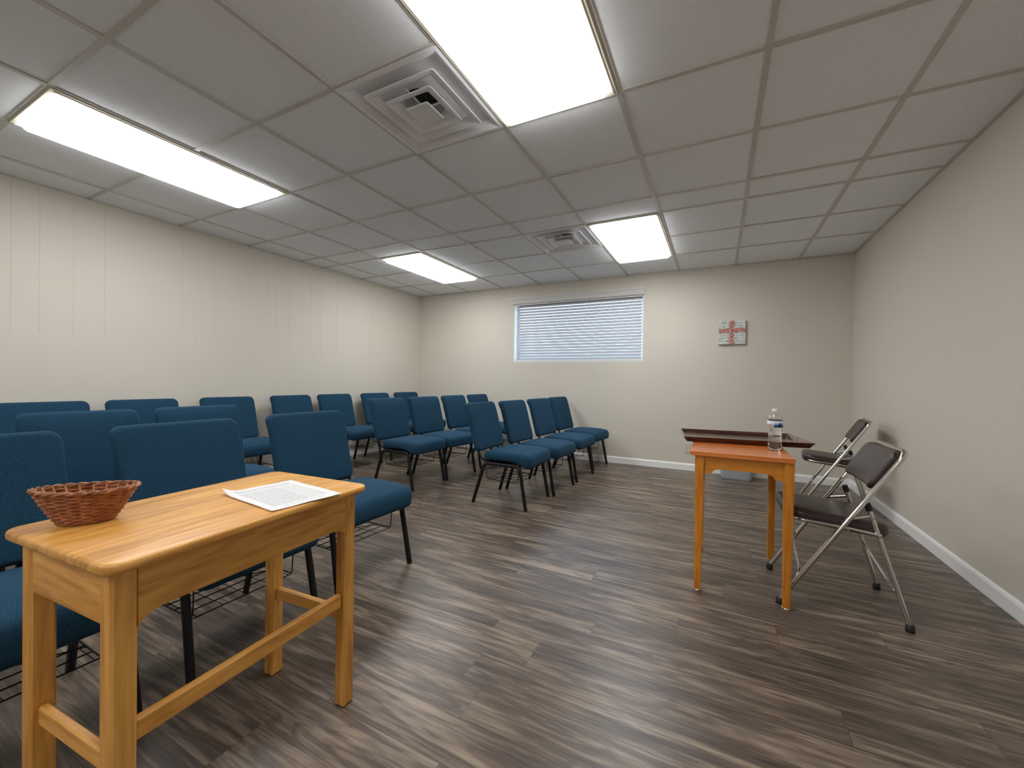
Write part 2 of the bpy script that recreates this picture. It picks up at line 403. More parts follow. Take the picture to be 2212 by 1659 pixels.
# ------------------------------------------------------------------ ceiling lights and vents
def troffer(c0, r0, label):
    x0 = GX + c0 * G; ya = GY + r0 * G; t = empty('ceiling_light', (x0 + G / 2, ya + G, HC)); tag(t, label, 'ceiling light', 'fluorescent panels in the suspended ceiling')
    hw, hl = G / 2 - .003, G - .003
    fr = MB(); wd = .028
    for s_ in (-1, 1):
        fr.box(min(s_ * hw, s_ * (hw - wd)), max(s_ * hw, s_ * (hw - wd)), -hl, hl, -.008, .006, .0015)
        fr.box(-hw + wd, hw - wd, min(s_ * hl, s_ * (hl - wd)), max(s_ * hl, s_ * (hl - wd)), -.008, .006, .0015)
        fr.box(min(s_ * (hw - wd * .45), s_ * (hw - wd * .75)), max(s_ * (hw - wd * .45), s_ * (hw - wd * .75)), -hl + wd * .5, hl - wd * .5, -.012, -.0078, .001)
    fr.build('frame', M['cream'], t)
    MB().box(-hw, hw, -hl, hl, .03, .09).build('housing', M['cream'], t)
    a, b = hw - wd, hl - wd; ch = .03
    def oc(i): return [(-a + i, -b + ch), (-a + ch, -b + i), (a - ch, -b + i), (a - i, -b + ch), (a - i, b - ch), (a - ch, b - i), (-a + ch, b - i), (-a + i, b - ch)]
    ln = MB(); r_ = [[(p[0], p[1], z) for p in oc(i)] for i, z in ((0, 0.), (.0, -.016), (.014, -.034))]
    vs = [p for q in r_ for p in q]; fs = [(i * 8 + k, i * 8 + (k + 1) % 8, (i + 1) * 8 + (k + 1) % 8, (i + 1) * 8 + k) for i in range(2) for k in range(8)]
    fs += [tuple(range(8)), tuple(range(16, 24))]; ln.add(vs, fs); ln.build('diffuser', M['lens'], t)
troffer(-1, -2, 'large lit fluorescent panel nearest the viewer, beside the near vent')
troffer(-5, -2, 'long lit fluorescent panel near the left wall, nearer one of the left pair')
troffer(-1, 2.5, 'lit fluorescent panel above and right of the window, beside the far vent')
troffer(-5, 2.5, 'small far lit fluorescent panel near the left end of the back wall')
troffer(-1, -6.5, 'unseen lit fluorescent panel added behind the viewer on the right side of the room')  # unseen panel added to brighten walls and ceiling, repeating the visible spacing
troffer(-5, -6.5, 'unseen lit fluorescent panel added behind the viewer near the left wall')  # second unseen panel, added for the same extra light
def vent(c0, r0, label, step):
    x0 = GX + c0 * G; ya = GY + r0 * G; t = empty('ceiling_vent', (x0 + G / 2, ya + G / 2, HC)); tag(t, label, 'ceiling vent', 'square supply vents in the suspended ceiling')
    h = G / 2 - .003
    def ringf(mb, lst):
        n = len(lst); vs = []; fs = []
        for hh, z, rc in lst: vs += [(x, y, z) for x, y in rrect(hh, hh, rc, 3)]
        k = 16
        for i in range(n - 1):
            for q in range(k): fs.append((i * k + q, i * k + (q + 1) % k, (i + 1) * k + (q + 1) % k, (i + 1) * k + q))
        mb.add(vs, fs)
    p = MB(); ringf(p, [(h, .004, .004), (h, -.002, .004), (h - .02, -.004, .006), (h - .045, .010, .012), (h - .060, .024, .015), (.13, .034, .02)]); p.build('face_plate', M['vent'], t)
    p = MB(); n_ = 32; vs = [(x, y, .034) for x, y in rrect(.13, .13, .0, 7)]; n_ = len(vs); vs += [(.105 * cos(pi / 4 * 0 + 2 * pi * (k + .5) / n_), .105 * sin(2 * pi * (k + .5) / n_), .034) for k in range(n_)]
    vs += [(.105 * cos(2 * pi * (k + .5) / n_), .105 * sin(2 * pi * (k + .5) / n_), .10) for k in range(n_)]
    p.add(vs, [(k, (k + 1) % n_, n_ + (k + 1) % n_, n_ + k) for k in range(n_)] + [(n_ + k, n_ + (k + 1) % n_, 2 * n_ + (k + 1) % n_, 2 * n_ + k) for k in range(n_)]); p.build('neck', M['vent'], t)
    q = MB(); q.box(-.13, .13, -.13, .13, .10, .105); q.build('duct_dark_plate', M['duct'], t)  # near-black plate closing the neck, painted as the shade of a hole
    for s0, z0 in ((.213, -.004), (.140, -.010)):
        c = MB(); ringf(c, [(s0 - .052, .020 + z0, .010), (s0 - .026, .004 + z0, .012), (s0 - .004, z0 - .003, .014), (s0, z0 - .002, .014), (s0, z0 + .001, .014), (s0 - .022, z0 + .007, .012), (s0 - .050, z0 + .023, .010), (s0 - .052, .020 + z0, .010)])
        c.build('cone', M['vent'], t)
    c = MB(); ringf(c, [(.001, -.022, .0008), (.054, -.022, .004), (.068, -.024, .008), (.070, -.021, .008), (.048, -.004, .006), (.001, -.002, .0008)]); c.build('centre_plate', M['vent'], t)
    st_ = MB(); st_.box(-.15, .15, -.003, .003, .005, .012); st_.box(-.003, .003, -.15, .15, .005, .012); st_.build('support_rod', M['vent'], t)
vent(-2, -1, 'white square stepped air vent left of the large nearest light panel', 1)
vent(-2, 2.5, 'small far air vent with dark slots beside the light above the window', 0)

# ------------------------------------------------------------------ upholstered church chairs
def make_chair():
    t = empty('upholstered_chair')
    def seatmap(u, v, th):       # u across (y), v depth (x), th up
        x = .058 + v; f = max(0, (v - .05) / .175); f = min(f, 1)
        z = .413 + th * (1 + .12 * f)
        z += -.026 * f * f + (.006 * cos(u / .25 * pi / 2) if th > 0 else 0)
        if th < 0: z += .012 * (1 - f) - .010 * f
        z += max(0, (-.14 - v)) * -.12
        return (x + .004 * th / .05, u, z)
    slab(.50, .455, .092, .055, .038, seatmap, .010).build('seat', M['blue'], t)
    def backmap(u, v, th):       # v up the slope
        s_ = (v + .215) / .43
        x = -.212 - .118 * s_ - .018 * max(0, s_ - .75) * 4 * max(0, s_ - .75) * 4 * .6
        x += .022 * (u / .24) ** 2 * .35
        z = .437 + .418 * s_
        if th < 0: x -= .012 * max(0, min(1, (s_ - .80) / .15))
        return (x + th * .965 - .022, u, z + th * .26)
    slab(.475, .43, .056, .042, .024, backmap, .006).build('backrest', M['blue'], t)
    yl = .232
    for s_ in (-1, 1):
        MB().tube(bend([(0, s_ * yl, .352), (.185, s_ * yl, .352), (.252, s_ * (yl + .008), 0)], .05, 7), .0130, 10, flat=(1.18, 1.05)).build('leg', M['black'], t)
        MB().tube(bend([(0.001, s_ * yl, .352), (-.15, s_ * yl, .350), (-.257, s_ * (yl + .008), 0)], .045, 7), .0130, 10, flat=(1.18, 1.05)).build('leg', M['black'], t)
        MB().tube(bend([(-.10, s_ * (yl - .022), .366), (-.175, s_ * (yl - .022), .366), (-.222, s_ * (yl - .022), .43), (-.30, s_ * (yl - .022), .66)], .035, 7), .011, 10, flat=(1, .8)).build('back_post', M['black'], t)
    c = MB()
    for x in (-.13, .17): c.tube([(x, -yl, .352), (x, yl, .352)], .010, 8)
    c.box(-.10, .14, -yl + .02, yl - .02, .355, .362)
    c.build('seat_frame', M['black'], t)
    k = MB(); r_ = .0026; y0_, y1_ = -.19, .19
    k.tube(bend([(-.165, y0_, .335), (-.150, y0_, .205), (.150, y0_, .205), (.158, y0_, .335)], .02, 4), r_, 6)
    k.tube(bend([(-.165, y1_, .335), (-.150, y1_, .205), (.150, y1_, .205), (.158, y1_, .335)], .02, 4), r_, 6)
    for x in (-.150, -.09, -.03, .03, .09, .150): k.tube([(x, y0_, .205), (x, y1_, .205)], r_, 6)
    k.tube([(-.160, y0_, .285), (-.160, y1_, .285)], r_, 6); k.tube([(-.165, y0_ - .03, .335), (-.165, y1_ + .03, .335)], r_, 6); k.tube([(.158, y0_ - .03, .335), (.158, y1_ + .03, .335)], r_, 6)
    for i in range(13):
        y = y0_ + (y1_ - y0_) * (i + .5) / 13; k.tube([(-.160, y, .300), (-.150, y, .205)], .0016, 5)
        if i % 3 == 0: k.tube([(-.150, y, .205), (.150, y, .205)], .0016, 5)
    k.tube([(-.150, y0_, .205), (.05, y1_, .207)], .002, 5)
    k.build('book_rack', M['black'], t)
    return t
FR, MR, BR_ = 'blue chairs in the front row', 'blue chairs in the middle row', 'blue chairs in the back row'
CH = [
 (-1.80, .345, 0, FR, 'blue fabric chair cut by the left photo edge, behind the wicker basket'),
 (-1.79, .955, .02, FR, 'blue fabric chair directly behind the honey oak desk, between basket and paper'),
 (-1.825, 1.59, -.03, FR, 'blue fabric chair whose seat shows right of the oak desk, behind the paper'),
 (-1.622, 3.238, -.01, FR, 'blue fabric chair with full book rack showing, first of the four beside the open floor'),
 (-1.562, 3.765, -.06, FR, 'blue fabric chair, second of the four front chairs beside the open floor'),
 (-1.535, 4.385, -.08, FR, 'blue fabric chair, third of the four front chairs beside the open floor'),
 (-1.531, 5.02, -.09, FR, 'blue fabric chair nearest the back wall and the window, end of the front row'),
 (-2.80, .30, 0, MR, 'blue fabric chair showing only a back corner at the left photo edge, middle row'),
 (-2.80, .905, -.08, MR, 'teal-blue chair with wide back, second from left photo edge in the middle row'),
 (-2.80, 1.475, -.08, MR, 'blue chair whose back top shows behind the chair between basket and paper'),
 (-2.80, 3.25, -.03, MR, 'blue fabric chair with visible legs, first of four in the far middle row'),
 (-2.755, 3.78, -.10, MR, 'blue fabric chair, second of four in the far middle row'),
 (-2.76, 4.42, -.02, MR, 'blue fabric chair, third of four in the far middle row, partly behind the front row'),
 (-2.76, 5.02, -.02, MR, 'blue fabric chair top by the back wall, last of the far middle row'),
 (-3.985, 1.085, 0, BR_, 'dark blue chair back along the left wall, nearest the left photo edge'),
 (-3.985, 1.64, -.05, BR_, 'dark blue chair back along the left wall, second from the left photo edge'),
 (-3.985, 2.30, -.06, BR_, 'dark blue chair along the left wall standing alone, third from the left photo edge'),
 (-3.985, 2.99, 0, BR_, 'dark blue chair along the left wall, fourth from left, above the oak desk corner chair'),
 (-3.99, 3.57, -.04, BR_, 'dark blue chair along the left wall, fifth from left, with its front leg visible'),
 (-3.985, 4.24, -.06, BR_, 'dark blue chair along the left wall, sixth from left, behind the far middle row'),
 (-3.985, 4.88, -.06, BR_, 'dark blue chair in the far left room corner, last of the back row'),
]
proto = make_chair()
for i, (x, y, rz, grp, lab) in enumerate(CH):
    o = proto if i == 0 else copy_tree(proto)
    o.location = (x, y, 0); o.rotation_euler = (0, 0, rz); tag(o, lab, 'chair', grp)

# ------------------------------------------------------------------ honey oak desk
DW, DL, DH = .4475, .6665, .712
dk = empty('oak_desk', (-1.2253, .640, 0), radians(3.7)); tag(dk, 'small honey oak desk with stretchers holding the wicker basket and printed paper', 'desk')
def topmap(u, v, th): return (u, v, DH - .011 + th)
slab(DW, DL, .022, .032, .007, topmap, 0., 4, 2).build('desktop', M['oak_y'], dk)
lx, ly = .168, .289; lt = .0215
for sx in (-1, 1):
    for sy in (-1, 1):
        MB().box(sx * lx - lt, sx * lx + lt, sy * ly - lt, sy * ly + lt, 0, DH - .0225, .005).build('leg', M['oak_z'], dk)
for sx in (-1, 1):
    # apron, lower edge curving down to meet the legs
    pts = [(-ly + lt, DH - .023), (-ly + lt, .560), (-ly + lt + .008, .572), (-ly + lt + .022, .581), (-ly + lt + .045, .585), (ly - lt - .045, .585), (ly - lt - .022, .581), (ly - lt - .008, .572), (ly - lt, .560), (ly - lt, DH - .023)]
    xo = sx * (lx + .012); MB().prism(pts, 'x', xo - .008, xo + .008).build('apron', M['oak_y'], dk)
for sy in (-1, 1):
    yo = sy * (ly + .010); MB().box(-lx + lt, lx - lt, yo - .008, yo + .008, .576, DH - .023, .001).build('apron', M['oak_x'], dk)
for sy in (-1, 1): MB().box(-lx + lt, lx - lt, sy * ly - .009, sy * ly + .009, .270, .312, .004).build('stretcher', M['oak_x'], dk)
MB().box(lx - .010, lx + .010, -ly + lt, ly - lt, .323, .369, .005).build('stretcher', M['oak_y'], dk)

# ------------------------------------------------------------------ wicker basket
def wick(name, c1, c2):
    m = NT(name); tc = m.n('ShaderNodeTexCoord'); n1 = m.n('ShaderNodeTexNoise', i_Scale=60.0, i_Detail=3.0); m.link(tc, 'Object', n1, 0)
    m.col(m.mix(m.ramp(n1, [(.35, (0, 0, 0)), (.65, (1, 1, 1))]), c1 + (1,), c2 + (1,))); m.set(Roughness=.42); m.bump(n1, .3, .001); return m.m
M['wicker'] = wick('red_brown_wicker', (.26, .075, .022), (.46, .165, .06)); M['wicker_pale'] = wick('pale_wicker', (.36, .19, .08), (.62, .38, .17))
M['wicker_rim'] = wick('dark_rim_cane', (.16, .05, .02), (.42, .17, .075))
bk_ = empty('wicker_basket', (-1.331, .405, DH), radians(60)); tag(bk_, 'oval reddish wicker basket on the left end of the oak desk', 'basket')
H_ = .080
def bpos(a, s_, off=0):
    ax = .048 + (.090 - .048) * s_ ** .9 + off; by = .032 + (.053 - .032) * s_ ** .9 + off
    z = .004 + (H_ - .004) * s_ + (.0015 * cos(2 * a) - .004 * cos(a)) * s_ ** 2
    return (ax * cos(a), by * sin(a), z)
NS = 22; body = MB(); pale = MB()
for r in range(17):
    s_ = (r + .5) / 17; pts = []
    for k in range(NS * 4):
        a = 2 * pi * k / (NS * 4); off = .0018 * cos(a * NS / 2 + pi * r) + random.uniform(-.0003, .0003)
        pts.append(bpos(a, s_, off))
    body.tube(pts, .0026, 6, closed=True)
body.build('woven_wall', M['wicker'], bk_)
for k in range(NS):
    a = 2 * pi * (k + .5) / NS; q = [bpos(a, t / 8, -.0012) for t in range(9)]
    pale.tube(q, .0032, 6, flat=(1, .7))
pale.build('stake', M['wicker_pale'], bk_)
bt = MB(); bt.add([(.048 * cos(2 * pi * k / 32), .032 * sin(2 * pi * k / 32), z) for z in (.001, .006) for k in range(32)], [tuple(range(32)), tuple(range(32, 64))] + [(k, (k + 1) % 32, 32 + (k + 1) % 32, 32 + k) for k in range(32)]); bt.build('base', M['wicker'], bk_)
rim = MB()
for ph in (0, pi):
    pts = []
    for k in range(160):
        a = 2 * pi * k / 160; p = bpos(a, 1., .001 + .0024 * cos(13 * a + ph)); pts.append((p[0], p[1], p[2] + .0024 * sin(13 * a + ph)))
    rim.tube(pts, .0031, 7, closed=True)
rim.build('braided_rim', M['wicker_rim'], bk_)

# ------------------------------------------------------------------ printed sheet
m = NT('printed_sheet'); tc = m.n('ShaderNodeTexCoord'); sp = m.n('ShaderNodeSeparateXYZ'); m.link(tc, 'UV', sp, 0)
def rng(src, o, a, b, soft=.002):
    r = m.n('ShaderNodeMath', operation='GREATER_THAN'); m.link(src, o, r, 0); r.inputs[1].default_value = a
    q = m.n('ShaderNodeMath', operation='LESS_THAN'); m.link(src, o, q, 0); q.inputs[1].default_value = b
    return m.math('MULTIPLY', r, q)
X_, Y_ = ('x', 'y')
vy = m.math('MULTIPLY', (sp, 1), 34.0); fy = m.math('FRACT', vy); ln = m.math('LESS_THAN', fy, .28)
area = m.math('MULTIPLY', rng(sp, 0, .10, .90), rng(sp, 1, .13, .80)); lines = m.math('MULTIPLY', ln, area)
vt = m.math('MULTIPLY', (sp, 0), 7.0); cl = m.math('LESS_THAN', m.math('FRACT', vt), .03); cols = m.math('MULTIPLY', cl, area)
mp = m.n('ShaderNodeMapping', i_Scale=(160, 34, 1)); m.link(tc, 'UV', mp, 0)
wn = m.n('ShaderNodeTexNoise', i_Vector=mp, i_Scale=1.0, i_Detail=1.0); tx = m.math('GREATER_THAN', wn, .56)
txt = m.math('MULTIPLY', m.math('MULTIPLY', tx, rng(sp, 0, .12, .62)), m.math('MULTIPLY', area, m.math('GREATER_THAN', fy, .4)))
ta = m.math('MULTIPLY', rng(sp, 0, .12, .88), rng(sp, 1, .84, .86)); tb = m.math('MULTIPLY', rng(sp, 0, .10, .9), rng(sp, 1, .89, .91)); tcx = m.math('MULTIPLY', m.math('MULTIPLY', rng(sp, 0, .2, .8), rng(sp, 1, .05, .11)), tx)
al = m.math('MAXIMUM', m.math('MAXIMUM', lines, cols), m.math('MAXIMUM', m.math('MULTIPLY', txt, 1.), m.math('MAXIMUM', ta, m.math('MAXIMUM', tb, tcx))))
m.col(m.mix(al, (.80, .80, .78, 1), (.47, .47, .50, 1))); m.set(Roughness=.55); M['paper'] = m.m
pw, pl_ = .279, .205; nx, ny = 28, 20; ps = MB()
pv = []
for j in range(ny + 1):
    for i in range(nx + 1):
        x = -pw / 2 + pw * i / nx; y = -pl_ / 2 + pl_ * j / ny
        d = max(0, 1 - math.hypot(x + pw / 2, y + pl_ / 2) / .055); z = .0015 + .016 * d * d + .0006 * (1 + sin(x * 40)) * .5 + .0004 * (1 + cos(y * 55))
        ov = max(0, x - .128); z += .0
        pv.append((x, y, z))
ps.add(pv, [(j * (nx + 1) + i, j * (nx + 1) + i + 1, (j + 1) * (nx + 1) + i + 1, (j + 1) * (nx + 1) + i) for j in range(ny) for i in range(nx)], True)
po = ps.build('printed_paper', M['paper'], None, (-1.152, .772, DH + .0005)); po.rotation_euler = (0, 0, radians(-5.5))
uv = po.data.uv_layers.new(name='UVMap')
for lp in po.data.loops:
    v = po.data.vertices[lp.vertex_index].co; uv.data[lp.index].uv = ((v.y + pl_ / 2) / pl_, (-v.x + pw / 2) / pw) if False else ((v.y + pl_ / 2) / pl_, (pw / 2 - v.x) / pw)
so = po.modifiers.new('thickness', 'SOLIDIFY'); so.thickness = .0003
tag(po, 'white printed sheet with a curled corner on the right end of the oak desk', 'paper')

# ------------------------------------------------------------------ small maple table
TH = .715
tb_ = empty('side_table', (.115, 2.605, 0), radians(0.5)); tag(tb_, 'small orange maple table with arched apron under the dark tray', 'table')
pr = [(-.238, TH - .003), (-.235, TH), (.212, TH), (.215, TH - .003), (.215, TH - .011), (.208, TH - .020), (-.231, TH - .020), (-.238, TH - .011)]
MB().prism(pr, 'y', -.330, .345).build('tabletop', M['maple_top'], tb_)
for sx in (-1, 1):
    for sy in (-1, 1):
        cx, cy = sx * .192, sy * .300; t0, t1 = .021, .0155
        vs = []
        for z, t in ((.004, t1), (.60, t0), (TH - .0205, t0)):
            for px, py in rrect(t, t, .004, 2): vs.append((cx + px - sx * (t0 - t) * .0, cy + py, z))
        n = 12; fs = [(i * n + k, i * n + (k + 1) % n, (i + 1) * n + (k + 1) % n, (i + 1) * n + k) for i in range(2) for k in range(n)] + [tuple(range(n)), tuple(range(2 * n, 3 * n))]
        mb = MB(); mb.add(vs, fs); lg = mb.build('leg', M['maple_z'], tb_)
        g_ = MB(); g_.lathe([(.0005, 0), (.0185, 0), (.0195, .003), (.0175, .006), (.0005, .006)], 20, (cx, cy, 0)); go = g_.build('foot_glide', M['steel'], lg); go['label'] = 'shiny metal foot glide'
def arch(hw, dep):
    z0, z1 = TH - .0205, TH - .110; zi = TH - .084; p = [(-hw, z0), (-hw, z1), (-hw + .035, z1)]
    for k in range(7): a = pi / 2 * k / 6; p.append((-hw + .035 + .045 * (1 - cos(a)) + .0, z1 + (zi - z1) * sin(a)))
    q = [(-x, z) for x, z in p][::-1]; return p + q
for sy in (-1, 1): MB().prism(arch(.171, 0), 'y', sy * .300 - .009, sy * .300 + .009).build('apron', M['maple_x'], tb_)
for sx in (-1, 1): MB().prism(arch(.279, 0), 'x', sx * .192 - .009, sx * .192 + .009).build('apron', M['maple_x'], tb_)

# tray lying across the table
ty = empty('serving_tray', (.125, 2.885, TH + .0005), radians(7.5)); tag(ty, 'dark mahogany rectangular tray lying across the small maple table', 'tray')
def trr(lst, cap=False):
    mb = MB(); vs = []; n = 12
    for hw, hh, z in lst: vs += [(x, y, z) for x, y in rrect(hw, hh, .012, 2)]
    fs = [(i * n + k, i * n + (k + 1) % n, (i + 1) * n + (k + 1) % n, (i + 1) * n + k) for i in range(len(lst) - 1) for k in range(n)]
    mb.add(vs, fs); return mb
o = trr([(.304, .201, .004), (.316, .213, .026), (.319, .216, .031), (.330, .227, .031), (.333, .230, .028), (.328, .225, .024), (.312, .209, .0), (.302, .199, 0.), (.302, .199, .004)]).build('rim', M['tray'], ty)
MB().box(-.3025, .3025, -.1995, .1995, .0002, .0045).build('tray_floor', M['tray_floor'], ty)

# water bottle
wb = empty('water_bottle', (.277, 2.548, TH + .0005)); wb.scale = (1.07, 1.07, 1.03); tag(wb, 'small clear plastic water bottle with white cap and blue label on the maple table', 'bottle')
m = NT('clear_plastic'); m.set(Base_Color=(1, 1, 1, 1), Roughness=.02, Transmission_Weight=1., IOR=1.46); M['pet'] = m.m
m = NT('water'); m.set(Base_Color=(.99, 1, 1, 1), Roughness=0., Transmission_Weight=1., IOR=1.333); M['water'] = m.m
HB = .212
outp = [(.0005, .006), (.014, .003), (.022, .0), (.029, .004), (.0315, .014), (.0315, .03)]
for k in range(6):
    z = .036 + k * .0135; outp += [(.0300 - (.0025 if 1 < k < 4 else 0), z), (.0318 - (.0025 if 1 < k < 4 else 0), z + .0065)]
outp += [(.0305, .118), (.0325, .121), (.0325, .150), (.0322, .157), (.0305, .168), (.0252, .181), (.0170, .191), (.0128, .1955), (.0125, .200)]
inn = [(max(r - .0007, .0003), z + (.0008 if i < 3 else 0)) for i, (r, z) in enumerate(outp)]
bo = MB(); bo.lathe(outp + inn[::-1], 36, closed=True, fn=lambda a, z: 1 + (.05 * cos(5 * a) if z < .02 else .012 * cos(7 * a + z * 300))); bo.build('bottle_body', M['pet'], wb)
wt = MB(); wp = [(max(r - .0012, .0003), z + .0015) for r, z in outp if z < .166]; wt.lathe(wp + [(.0003, wp[-1][1])], 36, fn=lambda a, z: 1 + (.05 * cos(5 * a) if z < .02 else .012 * cos(7 * a + z * 300))); wt.build('water_fill', M['water'], wb)
cp = MB(); cp.lathe([(.0003, .197), (.0138, .197), (.0142, .199), (.0142, .209), (.0132, .2115), (.0003, .212)], 28, fn=lambda a, z: 1); cp.build('cap', plain('white_cap', (.82, .83, .80), .4), wb)
def band(name, mat, a0, a1, z0, z1, r, parent):
    mb = MB(); n = max(3, int(abs(a1 - a0) / 8)); vs = []
    for rr in (r, r + .0003):
        for z in (z0, z1):
            for k in range(n + 1): a = radians(a0 + (a1 - a0) * k / n); vs.append((rr * cos(a), rr * sin(a), z))
    q = n + 1; fs = []
    for k in range(n): fs += [(k, k + 1, q + k + 1, q + k), (2 * q + k, 2 * q + k + 1, 3 * q + k + 1, 3 * q + k), (k, k + 1, 2 * q + k + 1, 2 * q + k), (q + k, q + k + 1, 3 * q + k + 1, 3 * q + k)]
    mb.add(vs, fs, True); return mb.build(name, mat, parent)
lb = band('label_sleeve', plain('label_white', (.72, .74, .80), .4), 0, 360, .118, .151, .0333, wb)
m = NT('label_blue'); tc = m.n('ShaderNodeTexCoord'); sp = m.n('ShaderNodeSeparateXYZ'); m.link(tc, 'Object', sp, 0)
zz_ = m.math('DIVIDE', m.math('SUBTRACT', (sp, 2), .120), .031); r_ = m.ramp(zz_, [(0., (.012, .05, .22)), (.35, (.05, .22, .50)), (.75, (.55, .68, .85))]); m.col(r_); m.set(Roughness=.4)
band('label_print', m.m, 256, 330, .1195, .149, .0337, lb)
band('label_print', plain('label_grey_print', (.42, .44, .58), .4), 196, 250, .1225, .1255, .0337, lb)
band('label_print', plain('label_lilac_print', (.50, .54, .70), .4), 205, 246, .1295, .1440, .0337, lb)
band('label_print', plain('label_inner', (.78, .80, .84), .4), 210, 241, .1325, .1410, .0341, lb)
mk = MB(); n = 10
vs = []
for k in range(n + 1):
    a = radians(278 + 44 * k / n); zt = .1225 + .022 * (1 - abs(k / n * 2 - 1) ** 1.0)
    vs += [(.0342 * cos(a), .0342 * sin(a), .1205), (.0342 * cos(a), .0342 * sin(a), zt)]
mk.add(vs, [(2 * k, 2 * k + 2, 2 * k + 3, 2 * k + 1) for k in range(n)], True); mk.build('label_mountain', plain('label_navy', (.008, .02, .10), .4), lb)

# ------------------------------------------------------------------ folding chairs
def make_folding():
    t = empty('folding_chair'); ch = M['chrome']; yl = .208
    def A(z): return -.244 + .600 * z
    def B(z): return .250 - .290 * z
    # one bent tube: front feet up to the rounded top behind the pad
    zt = .775
    pts = [(A(.012), -yl, .012), (A(zt), -yl, zt), (A(zt), yl, zt), (A(.012), yl, .012)]
    MB().tube(bend(pts, .045, 7), .0115, 12).build('front_frame', ch, t)
    for s_ in (-1, 1):
        y = s_ * (yl - .026); MB().tube([(B(.012), s_ * yl, .012), (B(.20), s_ * (yl - .008), .20), (B(.50), y, .50)], .0105, 10).build('leg', ch, t)
        MB().tube([(B(.497) , y, .497), (B(.53), y, .53)], .0128, 10).build('leg_cap', M['rubber'], t)
        for x in (A(0.02), B(0.02)):
            MB().lathe([(.0003, 0), (.0155, 0), (.0165, .006), (.0150, .030), (.0003, .032)], 16, (x, s_ * yl, 0)).build('rubber_foot', M['rubber'], t)
        MB().tube(bend([(A(.412) + .0, s_ * (yl - .010), .412), (B(.398) + .01, s_ * (yl - .010), .394)], .01), .0085, 8).build('seat_rail', ch, t)
        MB().tube([(A(.452), s_ * (yl - .004), .452), (B(.472), s_ * (yl - .020), .474)], .0075, 8, flat=(1, .45)).build('link_bar', ch, t)
        rv_ = MB()
        for (x, z) in ((A(.452), .452), (B(.472), .474), (A(.412) + .02, .405), (B(.398), .394), (A(.10), .10)):
            rv_.tube([(x, s_ * (yl + .004), z), (x, s_ * (yl + .0145), z)], .0045, 8)
        rv_.build('rivet', ch, t)
    xf = A(.412) - .185
    MB().tube(bend([(A(.412) + .02, -yl + .010, .408), (xf, -yl + .012, .420), (xf, yl - .012, .420), (A(.412) + .02, yl - .010, .408)], .06, 7), .0090, 10).build('seat_rail', ch, t)
    # bent cross braces
    zf = .175; MB().tube(bend([(A(.085), -yl, .085), (A(.085) + .045, -yl + .03, .165), (A(.205) - .01, yl - .04, .205), (A(.22), yl, .235)], .03, 5), .0050, 8).build('cross_brace', ch, t)
    MB().tube(bend([(B(.25), yl - .008, .25), (B(.20) , yl - .05, .215), (B(.20) , -yl + .06, .17), (B(.13), -yl + .004, .13)], .03, 5), .0055, 8).build('cross_brace', ch, t)
    def seat(u, v, th):
        x = v - .012; z = .438 - .085 * (v + .21) + th + (.006 if th > 0 else 0)
        return (x, u, z)
    slab(.385, .415, .060, .085, .028, seat, .008).build('seat', M['vinyl'], t)
    def back(u, v, th):
        s_ = (v + .085) / .17; x = A(.61) + .600 * .155 * s_ + .0 - th * .86 + .020 * (u / .2) ** 2 * -1 + .012; z = .605 + .158 * s_ + th * .50
        return (x - .012, u, z)
    slab(.396, .185, .030, .035, .013, back, .004).build('backrest', M['vinyl'], t)
    return t
f1 = make_folding(); f1.location = (.520, 2.556, 0); tag(f1, 'near brown vinyl folding chair with chrome frame pulled up to the maple table', 'folding chair', 'brown vinyl folding chairs')
f2 = copy_tree(f1); f2.location = (.905, 4.40, 0); f2.rotation_euler = (0, 0, -.13); tag(f2, 'far dark vinyl folding chair standing near the back right corner', 'folding chair', 'brown vinyl folding chairs')

# ------------------------------------------------------------------ waste bin, outlet, cross plaque
bn = MB(); vs = []; lv = [(.155, .095, 0.), (.160, .100, .012), (.180, .120, .30), (.188, .128, .302), (.188, .128, .315), (.176, .116, .315), (.152, .092, .012)]
for hw, hh, z in lv: vs += [(x * .95, y, z) for x, y in rrect(hw, hh, .045, 6)]
n = 28; bn.add(vs, [(i * n + k, i * n + (k + 1) % n, (i + 1) * n + (k + 1) % n, (i + 1) * n + k) for i in range(len(lv) - 1) for k in range(n)] + [tuple(range(n)), tuple(range(6 * n, 7 * n))], False)
bo = bn.build('waste_bin', M['bin'], None, (.205, 5.225, 0)); tag(bo, 'light grey plastic waste bin by the back wall, seen under the maple table', 'waste bin')
ou = empty('wall_outlet', (-.307, YB, .272)); tag(ou, 'small painted outlet plate low on the back wall left of the maple table', 'outlet')
MB().box(-.036, .036, -.006, -.0005, -.058, .058, .002).build('cover_plate', M['plate'], ou)
for dz in (-.02, .02): MB().box(-.016, .016, -.0075, -.0058, dz - .013, dz + .013, .001).build('socket', M['plate'], ou)

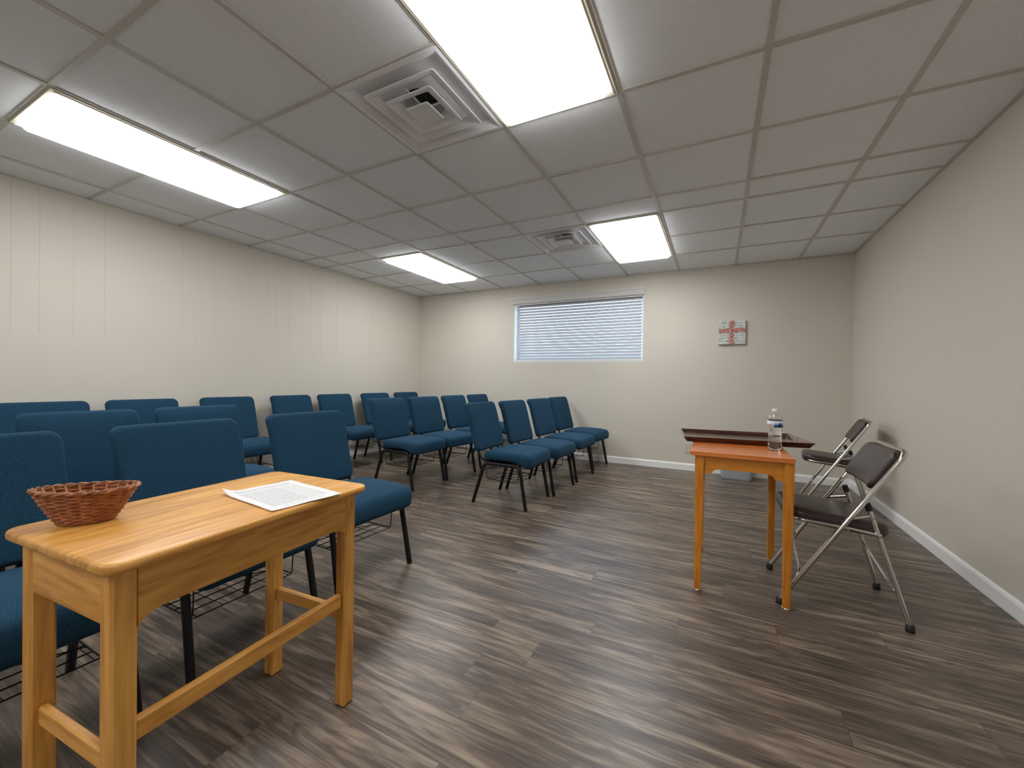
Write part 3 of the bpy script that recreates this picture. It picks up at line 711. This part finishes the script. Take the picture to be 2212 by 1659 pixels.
m = NT('plank_print'); tc = m.n('ShaderNodeTexCoord'); sp = m.n('ShaderNodeSeparateXYZ'); m.link(tc, 'Object', sp, 0)
fz = m.math('FRACT', m.math('MULTIPLY', (sp, 2), 28.5)); gl = m.math('LESS_THAN', fz, .10)
nn = m.n('ShaderNodeTexNoise', i_Scale=22.0, i_Detail=4.0); m.link(tc, 'Object', nn, 0)
bs = m.mix(m.ramp(nn, [(.45, (0, 0, 0)), (.68, (1, 1, 1))]), (.70, .72, .68, 1), (.42, .52, .50, 1))
m.col(m.mix(gl, bs, (.24, .26, .24, 1))); m.set(Roughness=.5); M['plank'] = m.m
m = NT('rose_print'); tc = m.n('ShaderNodeTexCoord'); vo = m.n('ShaderNodeTexVoronoi', i_Scale=38.0); m.link(tc, 'Object', vo, 0)
no = m.n('ShaderNodeTexNoise', i_Scale=75.0, i_Detail=2.0); m.link(tc, 'Object', no, 0)
q = m.math('ADD', m.math('MULTIPLY', vo, .9), m.math('MULTIPLY', no, .55))
m.col(m.ramp(q, [(.18, (.40, .05, .08)), (.42, (.62, .22, .20)), (.62, (.72, .40, .33)), (.84, (.30, .20, .11))], 'LINEAR')); m.set(Roughness=.5); M['rose'] = m.m
M['leaf'] = plain('leaf_print', (.07, .08, .055), .6)
ca = empty('wall_plaque', (.1395, YB, 1.659)); tag(ca, 'square white plank wall plaque with a pink floral cross on the back wall', 'wall art')
MB().box(-.139, .139, -.032, -.0005, -.139, .139, .002).build('panel', M['plank'], ca)
MB().box(-.029, .025, -.0335, -.0318, -.138, .136).build('cross_print', M['rose'], ca)
MB().box(-.138, .138, -.0336, -.0318, -.006, .050).build('cross_print', M['rose'], ca)
lf = MB(); random.seed(3)
for (x, z, a_, s_) in ((.036, .094, 30, .012), (-.082, .066, 100, .011), (-.046, -.008, 200, .010), (-.048, -.100, 130, .014), (-.034, -.085, 60, .009), (.026, -.128, 10, .010), (.036, -.074, 20, .009), (.040, .070, 15, .008), (-.117, -.012, 280, .010), (.10, .052, 40, .008), (.056, -.012, 350, .009), (-.012, -.123, 80, .008)):
    a_ = radians(a_); c, s2 = cos(a_), sin(a_); pt = [(-1, 0), (-.3, .35), (.4, .3), (1, 0), (.4, -.3), (-.3, -.35)]
    lf.add([(x + (c * p - s2 * q_) * s_, -.0345, z + (s2 * p + c * q_) * s_) for p, q_ in pt], [tuple(range(6))])
lf.build('printed_leaves', M['leaf'], ca)
rs = MB()
RZ = [(0, .022, .026), (-.002, -.050, .021), (-.004, .100, .020), (-.004, .070, .015), (-.004, -.092, .018), (-.045, .020, .015), (-.088, .022, .018), (.050, .024, .014), (.088, .022, .015), (.118, .018, .014), (-.118, .014, .012)]
PM = [plain('petal_pink', (.66, .30, .30), .6), plain('petal_rose', (.50, .13, .17), .6), plain('petal_deep', (.34, .04, .09), .6)]
for li, (kf, dy) in enumerate(((1, 0), (.62, .0004), (.3, .0008))):
    mb = MB()
    for (x, z, s_) in RZ:
        n = 14; mb.add([(x + s_ * kf * (1 + .14 * cos(5 * 2 * pi * k / n + li)) * cos(2 * pi * k / n) + .15 * s_ * li, -.0338 - dy, z + s_ * kf * (1 + .14 * cos(5 * 2 * pi * k / n + li)) * sin(2 * pi * k / n)) for k in range(n)], [tuple(range(n))])
    o = mb.build('rose_petal_print', PM[li], ca)
